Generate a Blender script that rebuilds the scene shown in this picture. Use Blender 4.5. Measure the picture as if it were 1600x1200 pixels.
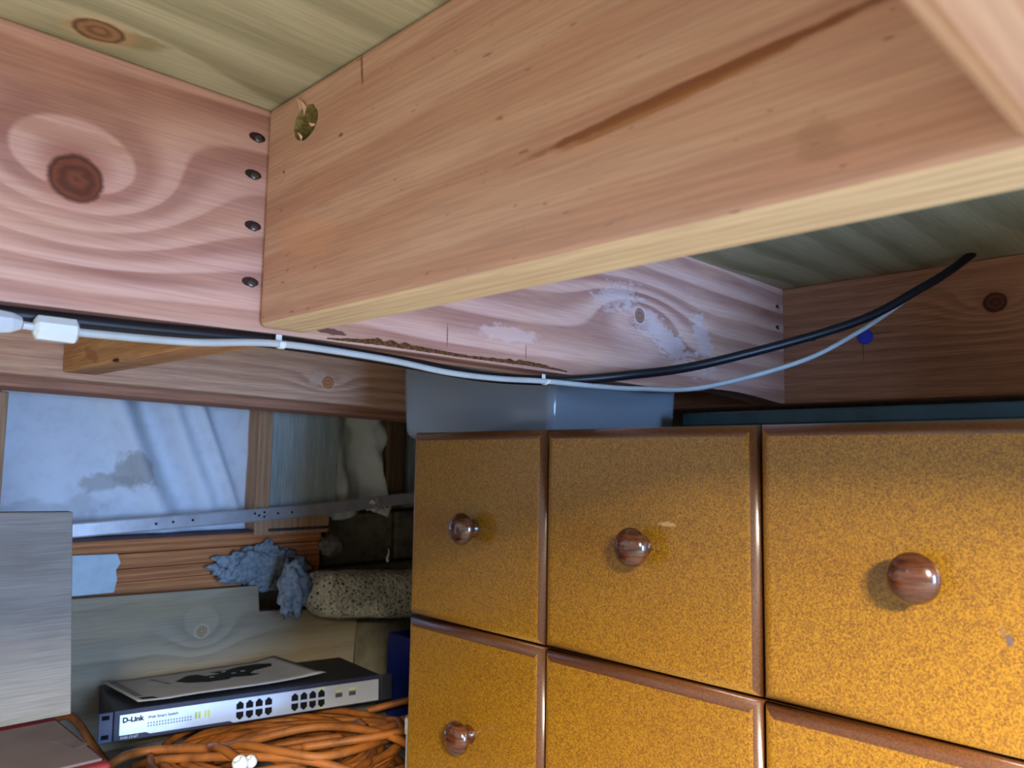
import bpy, bmesh, math, random
from mathutils import Vector, Matrix, noise as mnoise
random.seed(7)
for o in list(bpy.data.objects): bpy.data.objects.remove(o)
scene = bpy.context.scene
COL = scene.collection

# ---------------------------------------------------------------- camera
F_PX, YAW, PITCH, ROLL = 1237.6, 0.79194, 0.09801, 0.01643
fw = Vector((math.cos(YAW)*math.cos(PITCH), math.sin(YAW)*math.cos(PITCH), math.sin(PITCH)))
rt = Vector((math.sin(YAW), -math.cos(YAW), 0)); up = rt.cross(fw)
rt2 = rt*math.cos(ROLL) + up*math.sin(ROLL); up2 = -rt*math.sin(ROLL) + up*math.cos(ROLL)
cd = bpy.data.cameras.new('camera'); cam = bpy.data.objects.new('camera', cd); COL.objects.link(cam)
m = Matrix((rt2, up2, -fw)).transposed().to_4x4(); m.translation = (0, 0, 0.5); cam.matrix_world = m
cd.sensor_width = 36; cd.lens = F_PX/1600*36; cd.clip_start = 0.01
cd.dof.use_dof = True; cd.dof.focus_distance = 0.85; cd.dof.aperture_fstop = 9.0
scene.camera = cam

# ---------------------------------------------------------------- world, light, exposure
def lin(c):
    return tuple(((v/255)/12.92 if v/255 <= 0.04045 else ((v/255+0.055)/1.055)**2.4) for v in c) + (1,)
w = bpy.data.worlds.new('world'); scene.world = w; w.use_nodes = True
w.node_tree.nodes['Background'].inputs[0].default_value = (1.0, 0.97, 0.94, 1)
w.node_tree.nodes['Background'].inputs[1].default_value = 0.50
def area(name, loc, target, sx, sy, power, color, spread=180):
    l = bpy.data.lights.new(name, 'AREA'); l.shape = 'RECTANGLE'; l.size = sx; l.size_y = sy
    l.energy = power; l.color = color; l.spread = math.radians(spread)
    o = bpy.data.objects.new(name, l); COL.objects.link(o); o.location = loc
    o.rotation_euler = (Vector(target)-Vector(loc)).to_track_quat('-Z', 'Y').to_euler()
    return o
# daylight from a high window behind the camera, and cool daylight through a low opening to its right
area('window_daylight', (-0.85, -1.30, 1.18), (0.63, 0.35, 0.35), 0.36, 0.32, 205, (1.0, 0.94, 0.78))
area('low_opening_daylight', (0.06, -1.70, 0.42), (0.38, 1.0, 0.44), 0.66, 0.80, 48, (0.30, 0.54, 1.0))
vs = scene.view_settings
vs.view_transform = 'Standard'; vs.look = 'None'; vs.gamma = 1; vs.use_curve_mapping = False
vs.exposure = 0.75

# ---------------------------------------------------------------- node helpers
class X:
    """a float socket with arithmetic"""
    def __init__(s, nt, k): s.nt, s.k = nt, k
    def op(s, o, b=None, c=None):
        n = s.nt.nodes.new('ShaderNodeMath'); n.operation = o
        for i, v in enumerate((s, b, c)):
            if v is None: continue
            if isinstance(v, X): s.nt.links.new(v.k, n.inputs[i])
            else: n.inputs[i].default_value = v
        return X(s.nt, n.outputs[0])
    def __add__(s, b): return s.op('ADD', b)
    def __sub__(s, b): return s.op('SUBTRACT', b)
    def __mul__(s, b): return s.op('MULTIPLY', b)
    def __truediv__(s, b): return s.op('DIVIDE', b)
    __radd__ = __add__; __rmul__ = __mul__
    def rsub(s, b): return (s*-1)+b
    def exp(s): return s.op('EXPONENT')
    def fract(s): return s.op('FRACT')
    def sin(s): return s.op('SINE')
    def sqrt(s): return s.op('SQRT')
    def ss(s, a, b):
        n = s.nt.nodes.new('ShaderNodeMapRange'); n.interpolation_type = 'SMOOTHSTEP'
        s.nt.links.new(s.k, n.inputs[0]); n.inputs[1].default_value = a; n.inputs[2].default_value = b
        n.inputs[3].default_value = 0; n.inputs[4].default_value = 1
        return X(s.nt, n.outputs[0])
    def clamp(s):
        r = s.op('ADD', 0.0); r.k.node.use_clamp = True; return r

class Mat:
    def __init__(s, name, rough=0.7, spec=0.3):
        s.m = bpy.data.materials.new(name); s.m.use_nodes = True; s.nt = s.m.node_tree
        s.b = s.nt.nodes['Principled BSDF']; s.b.inputs['Roughness'].default_value = rough
        s.b.inputs['Specular IOR Level'].default_value = spec
    def pos(s, coord='world'):
        if coord == 'world': k = s.nt.nodes.new('ShaderNodeNewGeometry').outputs['Position']
        else: k = s.nt.nodes.new('ShaderNodeTexCoord').outputs['Object']
        sp = s.nt.nodes.new('ShaderNodeSeparateXYZ'); s.nt.links.new(k, sp.inputs[0])
        return [X(s.nt, sp.outputs[i]) for i in range(3)]
    def vec(s, a, b, c):
        n = s.nt.nodes.new('ShaderNodeCombineXYZ')
        for i, v in enumerate((a, b, c)):
            if isinstance(v, X): s.nt.links.new(v.k, n.inputs[i])
            else: n.inputs[i].default_value = v
        return n.outputs[0]
    def noise(s, v, scale=1.0, detail=2.0, rough=0.5, dist=0.0):
        n = s.nt.nodes.new('ShaderNodeTexNoise'); s.nt.links.new(v, n.inputs['Vector'])
        n.inputs['Scale'].default_value = scale; n.inputs['Detail'].default_value = detail
        n.inputs['Roughness'].default_value = rough; n.inputs['Distortion'].default_value = dist
        return X(s.nt, n.outputs[0])
    def voronoi(s, v, scale=1.0, feature='F1', out='Distance'):
        n = s.nt.nodes.new('ShaderNodeTexVoronoi'); n.feature = feature; s.nt.links.new(v, n.inputs['Vector'])
        n.inputs['Scale'].default_value = scale
        return n.outputs[out] if out == 'Color' else X(s.nt, n.outputs[out])
    def mix(s, f, a, b, mode='MIX'):
        n = s.nt.nodes.new('ShaderNodeMix'); n.data_type = 'RGBA'; n.blend_type = mode; n.clamp_factor = True
        for i, v in ((0, f), (6, a), (7, b)):
            if isinstance(v, X): s.nt.links.new(v.k, n.inputs[i])
            elif isinstance(v, (int, float)): n.inputs[i].default_value = v
            elif isinstance(v, tuple): n.inputs[i].default_value = v
            else: s.nt.links.new(v, n.inputs[i])
        return n.outputs[2]
    def color(s, c):
        if isinstance(c, tuple): s.b.inputs['Base Color'].default_value = c
        else: s.nt.links.new(c, s.b.inputs['Base Color'])
    def bump(s, h, strength=0.3, dist=0.001):
        n = s.nt.nodes.new('ShaderNodeBump'); n.inputs['Strength'].default_value = strength
        n.inputs['Distance'].default_value = dist; s.nt.links.new(h.k, n.inputs['Height'])
        s.nt.links.new(n.outputs[0], s.b.inputs['Normal'])

def plain(name, c, rough=0.6, spec=0.3, metal=0.0, var=0.12, scale=30, bump=0.0, c2=None):
    M = Mat(name, rough, spec); M.b.inputs['Metallic'].default_value = metal
    p = M.pos('obj'); n = M.noise(M.vec(*p), scale, 4, 0.6)
    a = lin(c); b = lin(c2) if c2 else tuple(v*(1-var*3) for v in a[:3])+(1,)
    M.color(M.mix(n.ss(0.35, 0.75), a, b))
    if bump: M.bump(n, bump, 0.002)
    return M.m

def wood(name, ua, va, early, late, freq=60, contrast=0.8, wav=0.010, knots=(), marks=(), blot=None, blot_amt=0.35,
         rough=0.72, seed=0.0, tilt=0.0, fibre=0.22, specks=0.0, ulen=3.0, coord='world', vstretch=7.0, sharp=0.55):
    """sawn timber; ua/va = axis along / across the grain. knots: (u, v, radius, amp, su, sv, dark colour)
    marks: (u, v, angle deg, half length, half width, colour, strength, raggedness)"""
    M = Mat(name, rough, 0.25)
    p = M.pos(coord); U, V = p['xyz'.index(ua)], p['xyz'.index(va)]; W = p[3-'xyz'.index(ua)-'xyz'.index(va)]
    warp = M.noise(M.vec(U*ulen+seed, V*vstretch, W*vstretch+seed), 1, 2, 0.5)
    field = V + U*tilt + (warp-0.5)*(wav*4) + W*0.6
    kd = []
    for k in knots:
        u, v, r, amp, su, sv = k[:6]
        du, dv = U-u, V-v
        g = ((du*du)*(-1/su**2) + (dv*dv)*(-1/sv**2)).exp()
        field = field + g*amp
        kd.append((((du*du)+(dv*dv)*1.15).sqrt()/r, k[6] if len(k) > 6 else (70, 32, 22)))
    fr = (field*freq+seed).fract()
    ring = fr.ss(0.15, 0.15+sharp) * fr.ss(0.88, 1.0).rsub(1)
    vary = M.noise(M.vec(U*2+seed*3, V*18, W*10), 1, 2).ss(0.3, 0.75)
    col = M.mix(ring*(vary*0.6+0.4)*contrast, lin(early), lin(late))
    if blot:
        bl = M.noise(M.vec(U*5+seed, V*14, W*14+9), 1, 3, 0.6)
        col = M.mix(bl.ss(0.4, 0.75)*blot_amt, col, lin(blot))
    fb = M.noise(M.vec(U*14, V*420, W*420), 1, 3, 0.6)
    col = M.mix(fibre, col, M.mix(fb.ss(0.3, 0.7), lin((70, 60, 55)), lin((255, 245, 235))), 'OVERLAY')
    if specks:
        sp = M.noise(M.vec(U*60, V*230, W*230+3), 1, 2, 0.5)
        col = M.mix(sp.ss(0.68, 0.76)*specks, col, lin((92, 58, 38)))
    jag = M.noise(M.vec(U*70, V*140, W*140), 1, 3, 0.6)
    for mk in marks:
        u, v, ang, lu, lv, c, st = mk[:7]; rag = mk[7] if len(mk) > 7 else 0.5
        ca, sa = math.cos(math.radians(ang)), math.sin(math.radians(ang))
        a = ((U-u)*ca + (V-v)*sa)/lu; b = ((V-v)*ca - (U-u)*sa)/lv
        d = (a*a+b*b).sqrt() + (jag-0.5)*rag*2
        col = M.mix(d.ss(0.65, 1.15).rsub(1)*st, col, lin(c))
    for d, c in kd:
        dd = d + (jag-0.5)*0.25
        rg = (((d+(jag-0.5)*0.5+(warp-0.5)*1.6)*11.0).sin()*0.5+0.5)
        inner = M.mix(rg*0.35, lin(c), lin(tuple(min(255, int(v*1.7)) for v in c)))
        col = M.mix(dd.ss(1.0, 1.75).rsub(1)*0.22, col, lin(tuple(min(255, int(v*2.0)) for v in c)))
        col = M.mix(dd.ss(0.88, 1.05).rsub(1), col, inner)
        edge = dd.ss(0.78, 0.95)*dd.ss(0.98, 1.12).rsub(1)
        col = M.mix(edge*0.5, col, lin(tuple(int(v*0.5) for v in c)))
    M.color(col)
    M.bump(ring*0.4+fb*0.6, 0.25, 0.0006)
    return M.m

# ---------------------------------------------------------------- mesh helpers
def link(name, me, mat, parent=None, loc=(0, 0, 0), smooth=False):
    o = bpy.data.objects.new(name, me); COL.objects.link(o)
    for mm in (mat if isinstance(mat, (list, tuple)) else [mat]): me.materials.append(mm)
    o.location = loc
    if parent: o.parent = parent
    if smooth:
        for f in me.polygons: f.use_smooth = True
    return o
def from_bm(name, bm, mat, parent=None, loc=(0, 0, 0), smooth=False):
    me = bpy.data.meshes.new(name); bmesh.ops.recalc_face_normals(bm, faces=bm.faces); bm.to_mesh(me); bm.free()
    return link(name, me, mat, parent, loc, smooth)
def base_shift(bm, base):
    bmesh.ops.translate(bm, verts=bm.verts, vec=(-base[0], -base[1], -base[2]))
def bm_box(x0, x1, y0, y1, z0, z1, bev=0.0, seg=3):
    bm = bmesh.new(); bmesh.ops.create_cube(bm, size=1)
    for v in bm.verts:
        v.co = Vector((x0+(v.co.x+.5)*(x1-x0), y0+(v.co.y+.5)*(y1-y0), z0+(v.co.z+.5)*(z1-z0)))
    if bev: bmesh.ops.bevel(bm, geom=list(bm.edges), offset=bev, segments=seg, profile=0.5, affect='EDGES')
    return bm
def box(name, x0, x1, y0, y1, z0, z1, mat, bev=0.0, seg=3, parent=None, base=None, smooth=False):
    bm = bm_box(x0, x1, y0, y1, z0, z1, bev, seg)
    if base is None: base = ((x0+x1)/2, (y0+y1)/2, z0) if parent is None else (0, 0, 0)
    base_shift(bm, base)
    return from_bm(name, bm, mat, parent, base, smooth)
def beam(name, x0, x1, y0, y1, za0, za1, h, mat, axis='x', bev=0.004, parent=None):
    """board along X (or Y) whose underside runs from za0 to za1"""
    bm = bm_box(x0, x1, y0, y1, 0, h, bev, 3)
    for v in bm.verts:
        t = (v.co.x-x0)/(x1-x0) if axis == 'x' else (v.co.y-y0)/(y1-y0)
        v.co.z += za0+(za1-za0)*t
    base = ((x0+x1)/2, (y0+y1)/2, min(za0, za1)); base_shift(bm, base)
    return from_bm(name, bm, mat, parent, base)
def prism(name, poly, axis, a0, a1, mat, bev=0.0, parent=None, base=None):
    """polygon in the plane across 'axis' extruded from a0 to a1; poly in (other two axes in xyz order)"""
    bm = bmesh.new()
    def P(q, a): return (a, q[0], q[1]) if axis == 'x' else ((q[0], a, q[1]) if axis == 'y' else (q[0], q[1], a))
    A = [bm.verts.new(P(q, a0)) for q in poly]; B = [bm.verts.new(P(q, a1)) for q in poly]
    bm.faces.new(A); bm.faces.new(B[::-1]); n = len(poly)
    for i in range(n): bm.faces.new((A[i], B[i], B[(i+1) % n], A[(i+1) % n]))
    if bev: bmesh.ops.bevel(bm, geom=list(bm.edges), offset=bev, segments=2, profile=0.5, affect='EDGES')
    if base is None:
        base = (0, 0, 0)
        if parent is None:
            xs = [v.co for v in bm.verts]
            base = tuple((min(c[i] for c in xs)+max(c[i] for c in xs))/2 for i in range(2))+(min(c[2] for c in xs),)
    base_shift(bm, base)
    return from_bm(name, bm, mat, parent, base)
def spline(pts, n=10):
    P = [Vector(p) for p in pts]; out = []
    for i in range(len(P)-1):
        p0, p1, p2, p3 = P[max(i-1, 0)], P[i], P[i+1], P[min(i+2, len(P)-1)]
        for k in range(n):
            t = k/n
            out.append(0.5*((2*p1)+(p2-p0)*t+(2*p0-5*p1+4*p2-p3)*t*t+(3*p1-p0-3*p2+p3)*t**3))
    out.append(P[-1]); return out
def bm_tube(bm, pts, r, seg=8, rfun=None, squash=None):
    rings = []; N = len(pts); nrm = None
    for i, p in enumerate(pts):
        t = (pts[min(i+1, N-1)]-pts[max(i-1, 0)]).normalized()
        if nrm is None:
            nrm = t.orthogonal().normalized()
        nrm = (nrm - t*nrm.dot(t)).normalized(); b = t.cross(nrm)
        rr = r if rfun is None else r*rfun(i/(N-1))
        rings.append([bm.verts.new(p + nrm*math.cos(2*math.pi*k/seg)*rr + b*math.sin(2*math.pi*k/seg)*rr) for k in range(seg)])
    for i in range(N-1):
        for k in range(seg):
            bm.faces.new((rings[i][k], rings[i][(k+1) % seg], rings[i+1][(k+1) % seg], rings[i+1][k]))
    bm.faces.new(rings[0][::-1]); bm.faces.new(rings[-1])
def tube(name, pts, r, mat, parent=None, base=None, seg=10, sub=10, rfun=None):
    bm = bmesh.new(); bm_tube(bm, spline(pts, sub) if sub else [Vector(p) for p in pts], r, seg, rfun)
    if base is None:
        base = (0, 0, 0)
        if parent is None:
            z = min(v.co.z for v in bm.verts); base = (pts[0][0], pts[0][1], z)
    base_shift(bm, base)
    return from_bm(name, bm, mat, parent, base, True)
def bm_lathe(prof, seg=32):
    """profile (radius, height) about local Z"""
    bm = bmesh.new(); rings = []
    for r, h in prof:
        rings.append([bm.verts.new((r*math.cos(2*math.pi*k/seg), r*math.sin(2*math.pi*k/seg), h)) for k in range(seg)] if r > 1e-6 else [bm.verts.new((0, 0, h))])
    for a, b in zip(rings, rings[1:]):
        for k in range(seg):
            k2 = (k+1) % seg
            if len(a) == 1: bm.faces.new((a[0], b[k], b[k2]))
            elif len(b) == 1: bm.faces.new((a[k], a[k2], b[0]))
            else: bm.faces.new((a[k], a[k2], b[k2], b[k]))
    if len(rings[0]) > 1: bm.faces.new(rings[0][::-1])
    if len(rings[-1]) > 1: bm.faces.new(rings[-1])
    return bm
def sheet(name, fn, nu, nv, thick, mat, parent=None, base=None, smooth=True, tdir=(0, 1, 0)):
    """thin solid sheet from fn(u,v) -> xyz"""
    bm = bmesh.new(); T = Vector(tdir)*thick
    A = [[bm.verts.new(Vector(fn(i/nu, j/nv))) for j in range(nv+1)] for i in range(nu+1)]
    B = [[bm.verts.new(A[i][j].co+T) for j in range(nv+1)] for i in range(nu+1)]
    for i in range(nu):
        for j in range(nv):
            bm.faces.new((A[i][j], A[i+1][j], A[i+1][j+1], A[i][j+1])); bm.faces.new((B[i][j], B[i][j+1], B[i+1][j+1], B[i+1][j]))
    for i in range(nu):
        for j in (0, nv): bm.faces.new((A[i][j], B[i][j], B[i+1][j], A[i+1][j]))
    for j in range(nv):
        for i in (0, nu): bm.faces.new((A[i][j], A[i][j+1], B[i][j+1], B[i][j]))
    if base is None:
        base = (0, 0, 0)
        if parent is None:
            cs = [v.co for v in bm.verts]; base = (sum(c.x for c in cs)/len(cs), sum(c.y for c in cs)/len(cs), min(c.z for c in cs))
    base_shift(bm, base)
    return from_bm(name, bm, mat, parent, base, smooth)
def tag(o, label, cat, group=None):
    o['label'] = label; o['category'] = cat
    if group: o['group'] = group
    return o
def struct(o): o['kind'] = 'structure'; return o
def empty(name, loc, label, cat, rz=0, group=None):
    o = bpy.data.objects.new(name, None); COL.objects.link(o); o.location = loc; o.rotation_euler = (0, 0, rz)
    o.empty_display_size = 0.05
    return tag(o, label, cat, group)
def nz(x, y, z=0): return mnoise.noise(Vector((x, y, z)))

# ---------------------------------------------------------------- materials
ZJ, ZP = 0.6086, 0.7986          # joist underside, plywood underside
XJ, YA, XF = 0.309, 0.617, 1.25  # near joist face, blocking face, far joist face
m_joist = wood('douglas_fir_joist', 'y', 'z', (200, 165, 140), (170, 124, 100), freq=20, contrast=0.75, wav=0.006, tilt=0.045,
    blot=(188, 142, 114), blot_amt=0.6, specks=0.55, seed=2.3, ulen=1.6, fibre=0.13,
    marks=[(0.20, 0.6775, -4.0, 0.115, 0.0034, (120, 68, 30), 0.85, 0.35), (0.21, 0.6735, -4.5, 0.08, 0.0026, (150, 98, 52), 0.7, 0.4),
           (0.475, 0.785, 84, 0.017, 0.0012, (98, 60, 40), 0.8, 0.5), (0.135, 0.634, 10, 0.013, 0.009, (150, 118, 90), 0.35, 1.2),
           (0.545, 0.672, 10, 0.05, 0.018, (214, 160, 122), 0.4, 0.6),
           (0.50, 0.742, 0, 0.003, 0.0016, (95, 58, 42), 0.8, 0.5), (0.585, 0.735, 0, 0.002, 0.0015, (95, 58, 42), 0.8, 0.5)])
m_block = wood('douglas_fir_blocking', 'x', 'z', (202, 160, 146), (142, 92, 80), freq=30, contrast=0.95, wav=0.008, seed=5.1, ulen=2.2,
    blot=(206, 160, 132), blot_amt=0.5, fibre=0.12,
    knots=[(0.164, 0.698, 0.0185, 0.11, 0.085, 0.050, (92, 52, 38)), (0.844, 0.695, 0.010, -0.07, 0.10, 0.035, (124, 90, 80))],
    marks=[(0.90, 0.672, -22, 0.10, 0.020, (206, 190, 190), 0.5, 1.6), (0.79, 0.712, 20, 0.05, 0.016, (205, 188, 186), 0.45, 1.5),
           (1.0, 0.68, -60, 0.05, 0.02, (200, 186, 190), 0.45, 1.6), (0.60, 0.64, 0, 0.05, 0.010, (220, 190, 180), 0.5, 0.8),
           (0.16, 0.728, 0, 0.055, 0.007, (176, 128, 104), 0.5, 0.6), (0.380, 0.614, 0, 0.014, 0.0025, (86, 52, 44), 0.9, 1.2),
           (0.515, 0.628, 90, 0.012, 0.0010, (120, 70, 62), 0.8, 0.4), (0.63, 0.622, 90, 0.010, 0.0010, (120, 70, 62), 0.7, 0.4)])
m_near = wood('pale_fir_block', 'x', 'y', (206, 172, 146), (186, 140, 112), freq=60, contrast=0.5, wav=0.004, seed=8.4, fibre=0.15, ulen=1.5)
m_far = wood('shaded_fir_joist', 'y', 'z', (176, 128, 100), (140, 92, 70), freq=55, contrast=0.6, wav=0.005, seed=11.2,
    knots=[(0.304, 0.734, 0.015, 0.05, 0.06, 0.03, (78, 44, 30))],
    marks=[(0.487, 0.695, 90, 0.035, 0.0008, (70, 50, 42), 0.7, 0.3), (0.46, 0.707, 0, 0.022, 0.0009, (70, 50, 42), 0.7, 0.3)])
m_beam = wood('fir_wall_beam', 'x', 'z', (204, 166, 142), (166, 120, 98), freq=52, contrast=0.7, wav=0.006, seed=14.6,
    blot=(200, 160, 128), blot_amt=0.5, knots=[(0.735, 0.632, 0.011, 0.03, 0.05, 0.02, (160, 104, 72))],
    marks=[(0.715, 0.637, 30, 0.02, 0.012, (206, 176, 160), 0.6, 0.8)])
m_plate = wood('fir_top_plate', 'x', 'z', (172, 124, 100), (134, 86, 68), freq=70, contrast=0.6, wav=0.004, seed=17.1)
m_joist2 = wood('yellow_pine_joist', 'y', 'z', (186, 144, 100), (150, 106, 68), freq=50, contrast=0.5, wav=0.007, seed=21.0,
    blot=(170, 116, 74), blot_amt=0.7, specks=0.4, marks=[(1.08, 0.626, 20, 0.03, 0.008, (150, 86, 58), 0.6, 0.8), (0.99, 0.612, 0, 0.013, 0.0025, (30, 20, 24), 0.95, 0.3)])
m_ply = wood('treated_plywood', 'x', 'y', (180, 178, 148), (126, 124, 92), freq=14, contrast=0.85, wav=0.026, seed=3.7, ulen=1.8, vstretch=5,
    blot=(162, 160, 130), blot_amt=0.45, fibre=0.12, sharp=0.62,
    knots=[(0.164, 0.588, 0.0165, 0.05, 0.09, 0.05, (122, 92, 66))],
    marks=[(0.176, 0.585, -10, 0.035, 0.014, (134, 112, 70), 0.6, 0.5)])
m_stud = wood('wall_stud', 'z', 'x', (178, 142, 110), (146, 106, 78), freq=70, contrast=0.5, wav=0.004, seed=25)
m_stud_dark = wood('old_wall_stud', 'z', 'x', (108, 88, 66), (80, 62, 46), freq=70, contrast=0.5, wav=0.004, seed=27)
m_wallply = wood('weathered_wall_plywood', 'z', 'x', (164, 178, 174), (128, 140, 136), freq=26, contrast=0.4, wav=0.02, seed=29,
    blot=(186, 196, 198), blot_amt=0.7)
m_lowply = wood('pale_plywood_sheet', 'x', 'z', (146, 136, 116), (116, 106, 86), freq=24, contrast=0.7, wav=0.016, seed=31, sharp=0.7, fibre=0.1,
    blot=(168, 142, 100), blot_amt=0.35, knots=[(0.655, 0.178, 0.010, 0.075, 0.055, 0.042, (124, 106, 80))])
m_greyply = wood('grey_weathered_plywood', 'x', 'z', (118, 116, 112), (94, 91, 87), freq=24, contrast=0.35, wav=0.02, seed=35, fibre=0.15,
    blot=(86, 82, 79), blot_amt=0.75, vstretch=16, ulen=9, marks=[(0.22, 0.30, 0, 0.03, 0.012, (120, 112, 108), 0.5, 1.0)])
m_cedar = wood('cedar_weatherboard', 'x', 'z', (186, 122, 76), (128, 72, 40), freq=90, contrast=0.75, wav=0.003, seed=39)
m_wrap = (lambda M: M)(None)
def make_wrap(name, c, stain=True):
    M = Mat(name, 0.75, 0.2); p = M.pos(); n = M.noise(M.vec(*p), 40, 4, 0.6)
    col = M.mix(n.ss(0.4, 0.8)*0.4, lin(c), lin(tuple(int(v*0.85) for v in c)))
    if stain:
        n2 = M.noise(M.vec(*p), 22, 4, 0.65)
        for (x, z, rx, rz, st) in ((0.535, 0.475, 0.042, 0.048, 0.75), (0.50, 0.452, 0.055, 0.016, 0.6), (0.40, 0.40, 0.10, 0.03, 0.4)):
            a = (p[0]-x)/rx; b = (p[2]-z)/rz; d = (a*a+b*b).sqrt()+(n2-0.5)*2.4
            col = M.mix(d.ss(0.5, 1.0).rsub(1)*st, col, lin((150, 148, 144)))
    M.color(col); return M.m
m_wrap = make_wrap('white_building_wrap', (208, 214, 222))
m_wrap2 = make_wrap('torn_building_wrap', (206, 210, 200), False)
m_strap = plain('galvanised_strap', (196, 198, 204), 0.36, 0.5, 0.55, 0.06, 40)
m_hole = plain('dark_hole', (18, 18, 22), 0.9, 0.1)
m_nail = plain('galvanised_nail', (120, 122, 132), 0.3, 0.5, 0.9, 0.1, 200)
m_black = plain('black_cable_sheath', (16, 18, 26), 0.38, 0.5)
m_white = plain('grey_white_cable_sheath', (168, 174, 174), 0.4, 0.5, var=0.05)
m_coupler = plain('white_plastic', (206, 212, 208), 0.3, 0.5, var=0.03)
m_clear = plain('frosted_grey_plastic', (186, 192, 196), 0.35, 0.5, var=0.05)
m_floor = plain('dusty_concrete', (142, 142, 142), 0.95, 0.1, var=0.2, scale=14, bump=0.6)
m_block_wall = plain('concrete_block', (150, 142, 118), 0.95, 0.1, var=0.15, scale=40, bump=0.5)
m_mortar = plain('mortar', (96, 90, 78), 0.95, 0.1, var=0.15, scale=40, bump=0.4)

# drawer fronts: amber-varnished particle board
def make_amber(name, a, b, c, rough):
    M = Mat(name, rough, 0.5); p = M.pos()
    n1 = M.noise(M.vec(*p), 680, 3, 0.65); n2 = M.noise(M.vec(*p), 420, 2, 0.5); n3 = M.noise(M.vec(*p), 5, 2)
    col = M.mix(n1.ss(0.32, 0.68), lin(b), lin(a))
    col = M.mix(n2.ss(0.60, 0.72)*0.6, col, lin(c)); col = M.mix(n3.ss(0.3, 0.8)*0.18, col, lin(b))
    jg = M.noise(M.vec(*p), 260, 2, 0.6)
    for (y, z, ry, rz, c, st) in ((0.1535, 0.385, 0.0028, 0.0042, (70, 60, 70), 0.8), (0.430, 0.4445, 0.010, 0.0024, (190, 150, 110), 0.45), (0.1575, 0.391, 0.002, 0.004, (96, 74, 60), 0.5)):
        a_ = (p[1]-y)/ry; b_ = (p[2]-z)/rz; d_ = (a_*a_+b_*b_).sqrt()+(jg-0.5)*1.4
        col = M.mix(d_.ss(0.6, 1.1).rsub(1)*st, col, lin(c))
    M.color(col); M.b.inputs['Coat Weight'].default_value = 0.35; M.b.inputs['Coat Roughness'].default_value = 0.22
    M.bump(n1, 0.12, 0.0004)
    return M.m
m_amber = make_amber('amber_varnished_board', (144, 101, 13), (90, 53, 5), (62, 36, 5), 0.38)
def glossy(mm): b_ = mm.node_tree.nodes['Principled BSDF']; b_.inputs['Coat Weight'].default_value = 1.0; b_.inputs['Coat Roughness'].default_value = 0.26; return mm
m_amber_edge = glossy(make_amber('painted_shade_edge', (88, 48, 16), (60, 31, 12), (46, 24, 10), 0.3))  # darker varnish colour paints in the shade on the drawer edges
def make_knobwood():
    M = Mat('mahogany_knob', 0.2, 0.5); p = M.pos()
    n = M.noise(M.vec(p[0]*40, p[1]*30, p[2]*330), 1, 3, 0.6)
    M.color(M.mix(n.ss(0.3, 0.7), lin((44, 20, 9)), lin((84, 43, 21))))
    M.b.inputs['Coat Weight'].default_value = 0.8; M.b.inputs['Coat Roughness'].default_value = 0.06
    return M.m
m_knob = make_knobwood()
m_carcass = plain('chest_carcass', (120, 66, 28), 0.5, 0.4)

# ================================================================ setting
ceil = box('ceiling', -0.45, 1.9, -0.55, 1.66, ZP, ZP+0.018, m_ply); struct(ceil)
fl = box('floor', -3.0, 2.0, -3.0, 1.8, -0.03, 0.0, m_floor); struct(fl)
wb = box('wall_back', -0.3, 2.0, 1.66, 1.70, 0.0, ZP, m_mortar); struct(wb)
wr = box('wall_right', 1.80, 1.84, -0.6, 1.66, 0.0, ZP, m_mortar); struct(wr)
wn = box('wall_light_blocker', 0.74, 1.80, -0.34, -0.30, 0.0, ZP, m_mortar); struct(wn)  # unseen wall, added to keep light out of the far bay
# concrete blocks of the back wall that show low down beside the chest
k = 0
for row in range(5):
    for c in range(5):
        x0 = 0.80+c*0.20-(0.1 if row % 2 else 0); z0 = 0.004+row*0.125
        box('block', x0+0.004, x0+0.196, 1.625, 1.664, z0, z0+0.118, m_block_wall, 0.004, 1, parent=wb, base=tuple(wb.location)).location = (0, 0, 0)

# ================================================================ floor framing overhead
def with_hole(o, cx, cy, cz, ry, rz, depth):
    """ragged drilled pocket in the -X face"""
    bm = bmesh.new(); n = 26; rings = []
    for xx, s in ((-0.02, 1.0), (0.0, 1.0), (depth*0.6, 0.9), (depth, 0.72)):
        ring = []
        for i in range(n):
            a = 2*math.pi*i/n; j = 1+0.14*nz(3*math.cos(a)+5, 3*math.sin(a), xx*40)
            ring.append(bm.verts.new((XJ+xx, cy+ry*s*j*math.cos(a), cz+rz*s*j*math.sin(a)-s*0.001)))
        rings.append(ring)
    for a, b in zip(rings, rings[1:]):
        for i in range(n): bm.faces.new((a[i], a[(i+1) % n], b[(i+1) % n], b[i]))
    bm.faces.new(rings[0][::-1]); bm.faces.new(rings[-1])
    bmesh.ops.recalc_face_normals(bm, faces=bm.faces)
    me = bpy.data.meshes.new('cut'); bm.to_mesh(me); bm.free(); me.materials.append(m_holewood)
    c = bpy.data.objects.new('cut', me); COL.objects.link(c)
    md = o.modifiers.new('b', 'BOOLEAN'); md.object = c; md.operation = 'DIFFERENCE'; md.solver = 'EXACT'
    if hasattr(md, 'material_mode'): md.material_mode = 'TRANSFER'
    bpy.context.view_layer.update()
    ev = o.evaluated_get(bpy.context.evaluated_depsgraph_get()); nm = bpy.data.meshes.new_from_object(ev)
    o.modifiers.clear(); o.data = nm; bpy.data.objects.remove(c)
m_holewood = plain('raw_drilled_fibres', (150, 136, 86), 0.95, 0.1, var=0.2, scale=160, bump=0.8, c2=(92, 82, 48))
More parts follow.
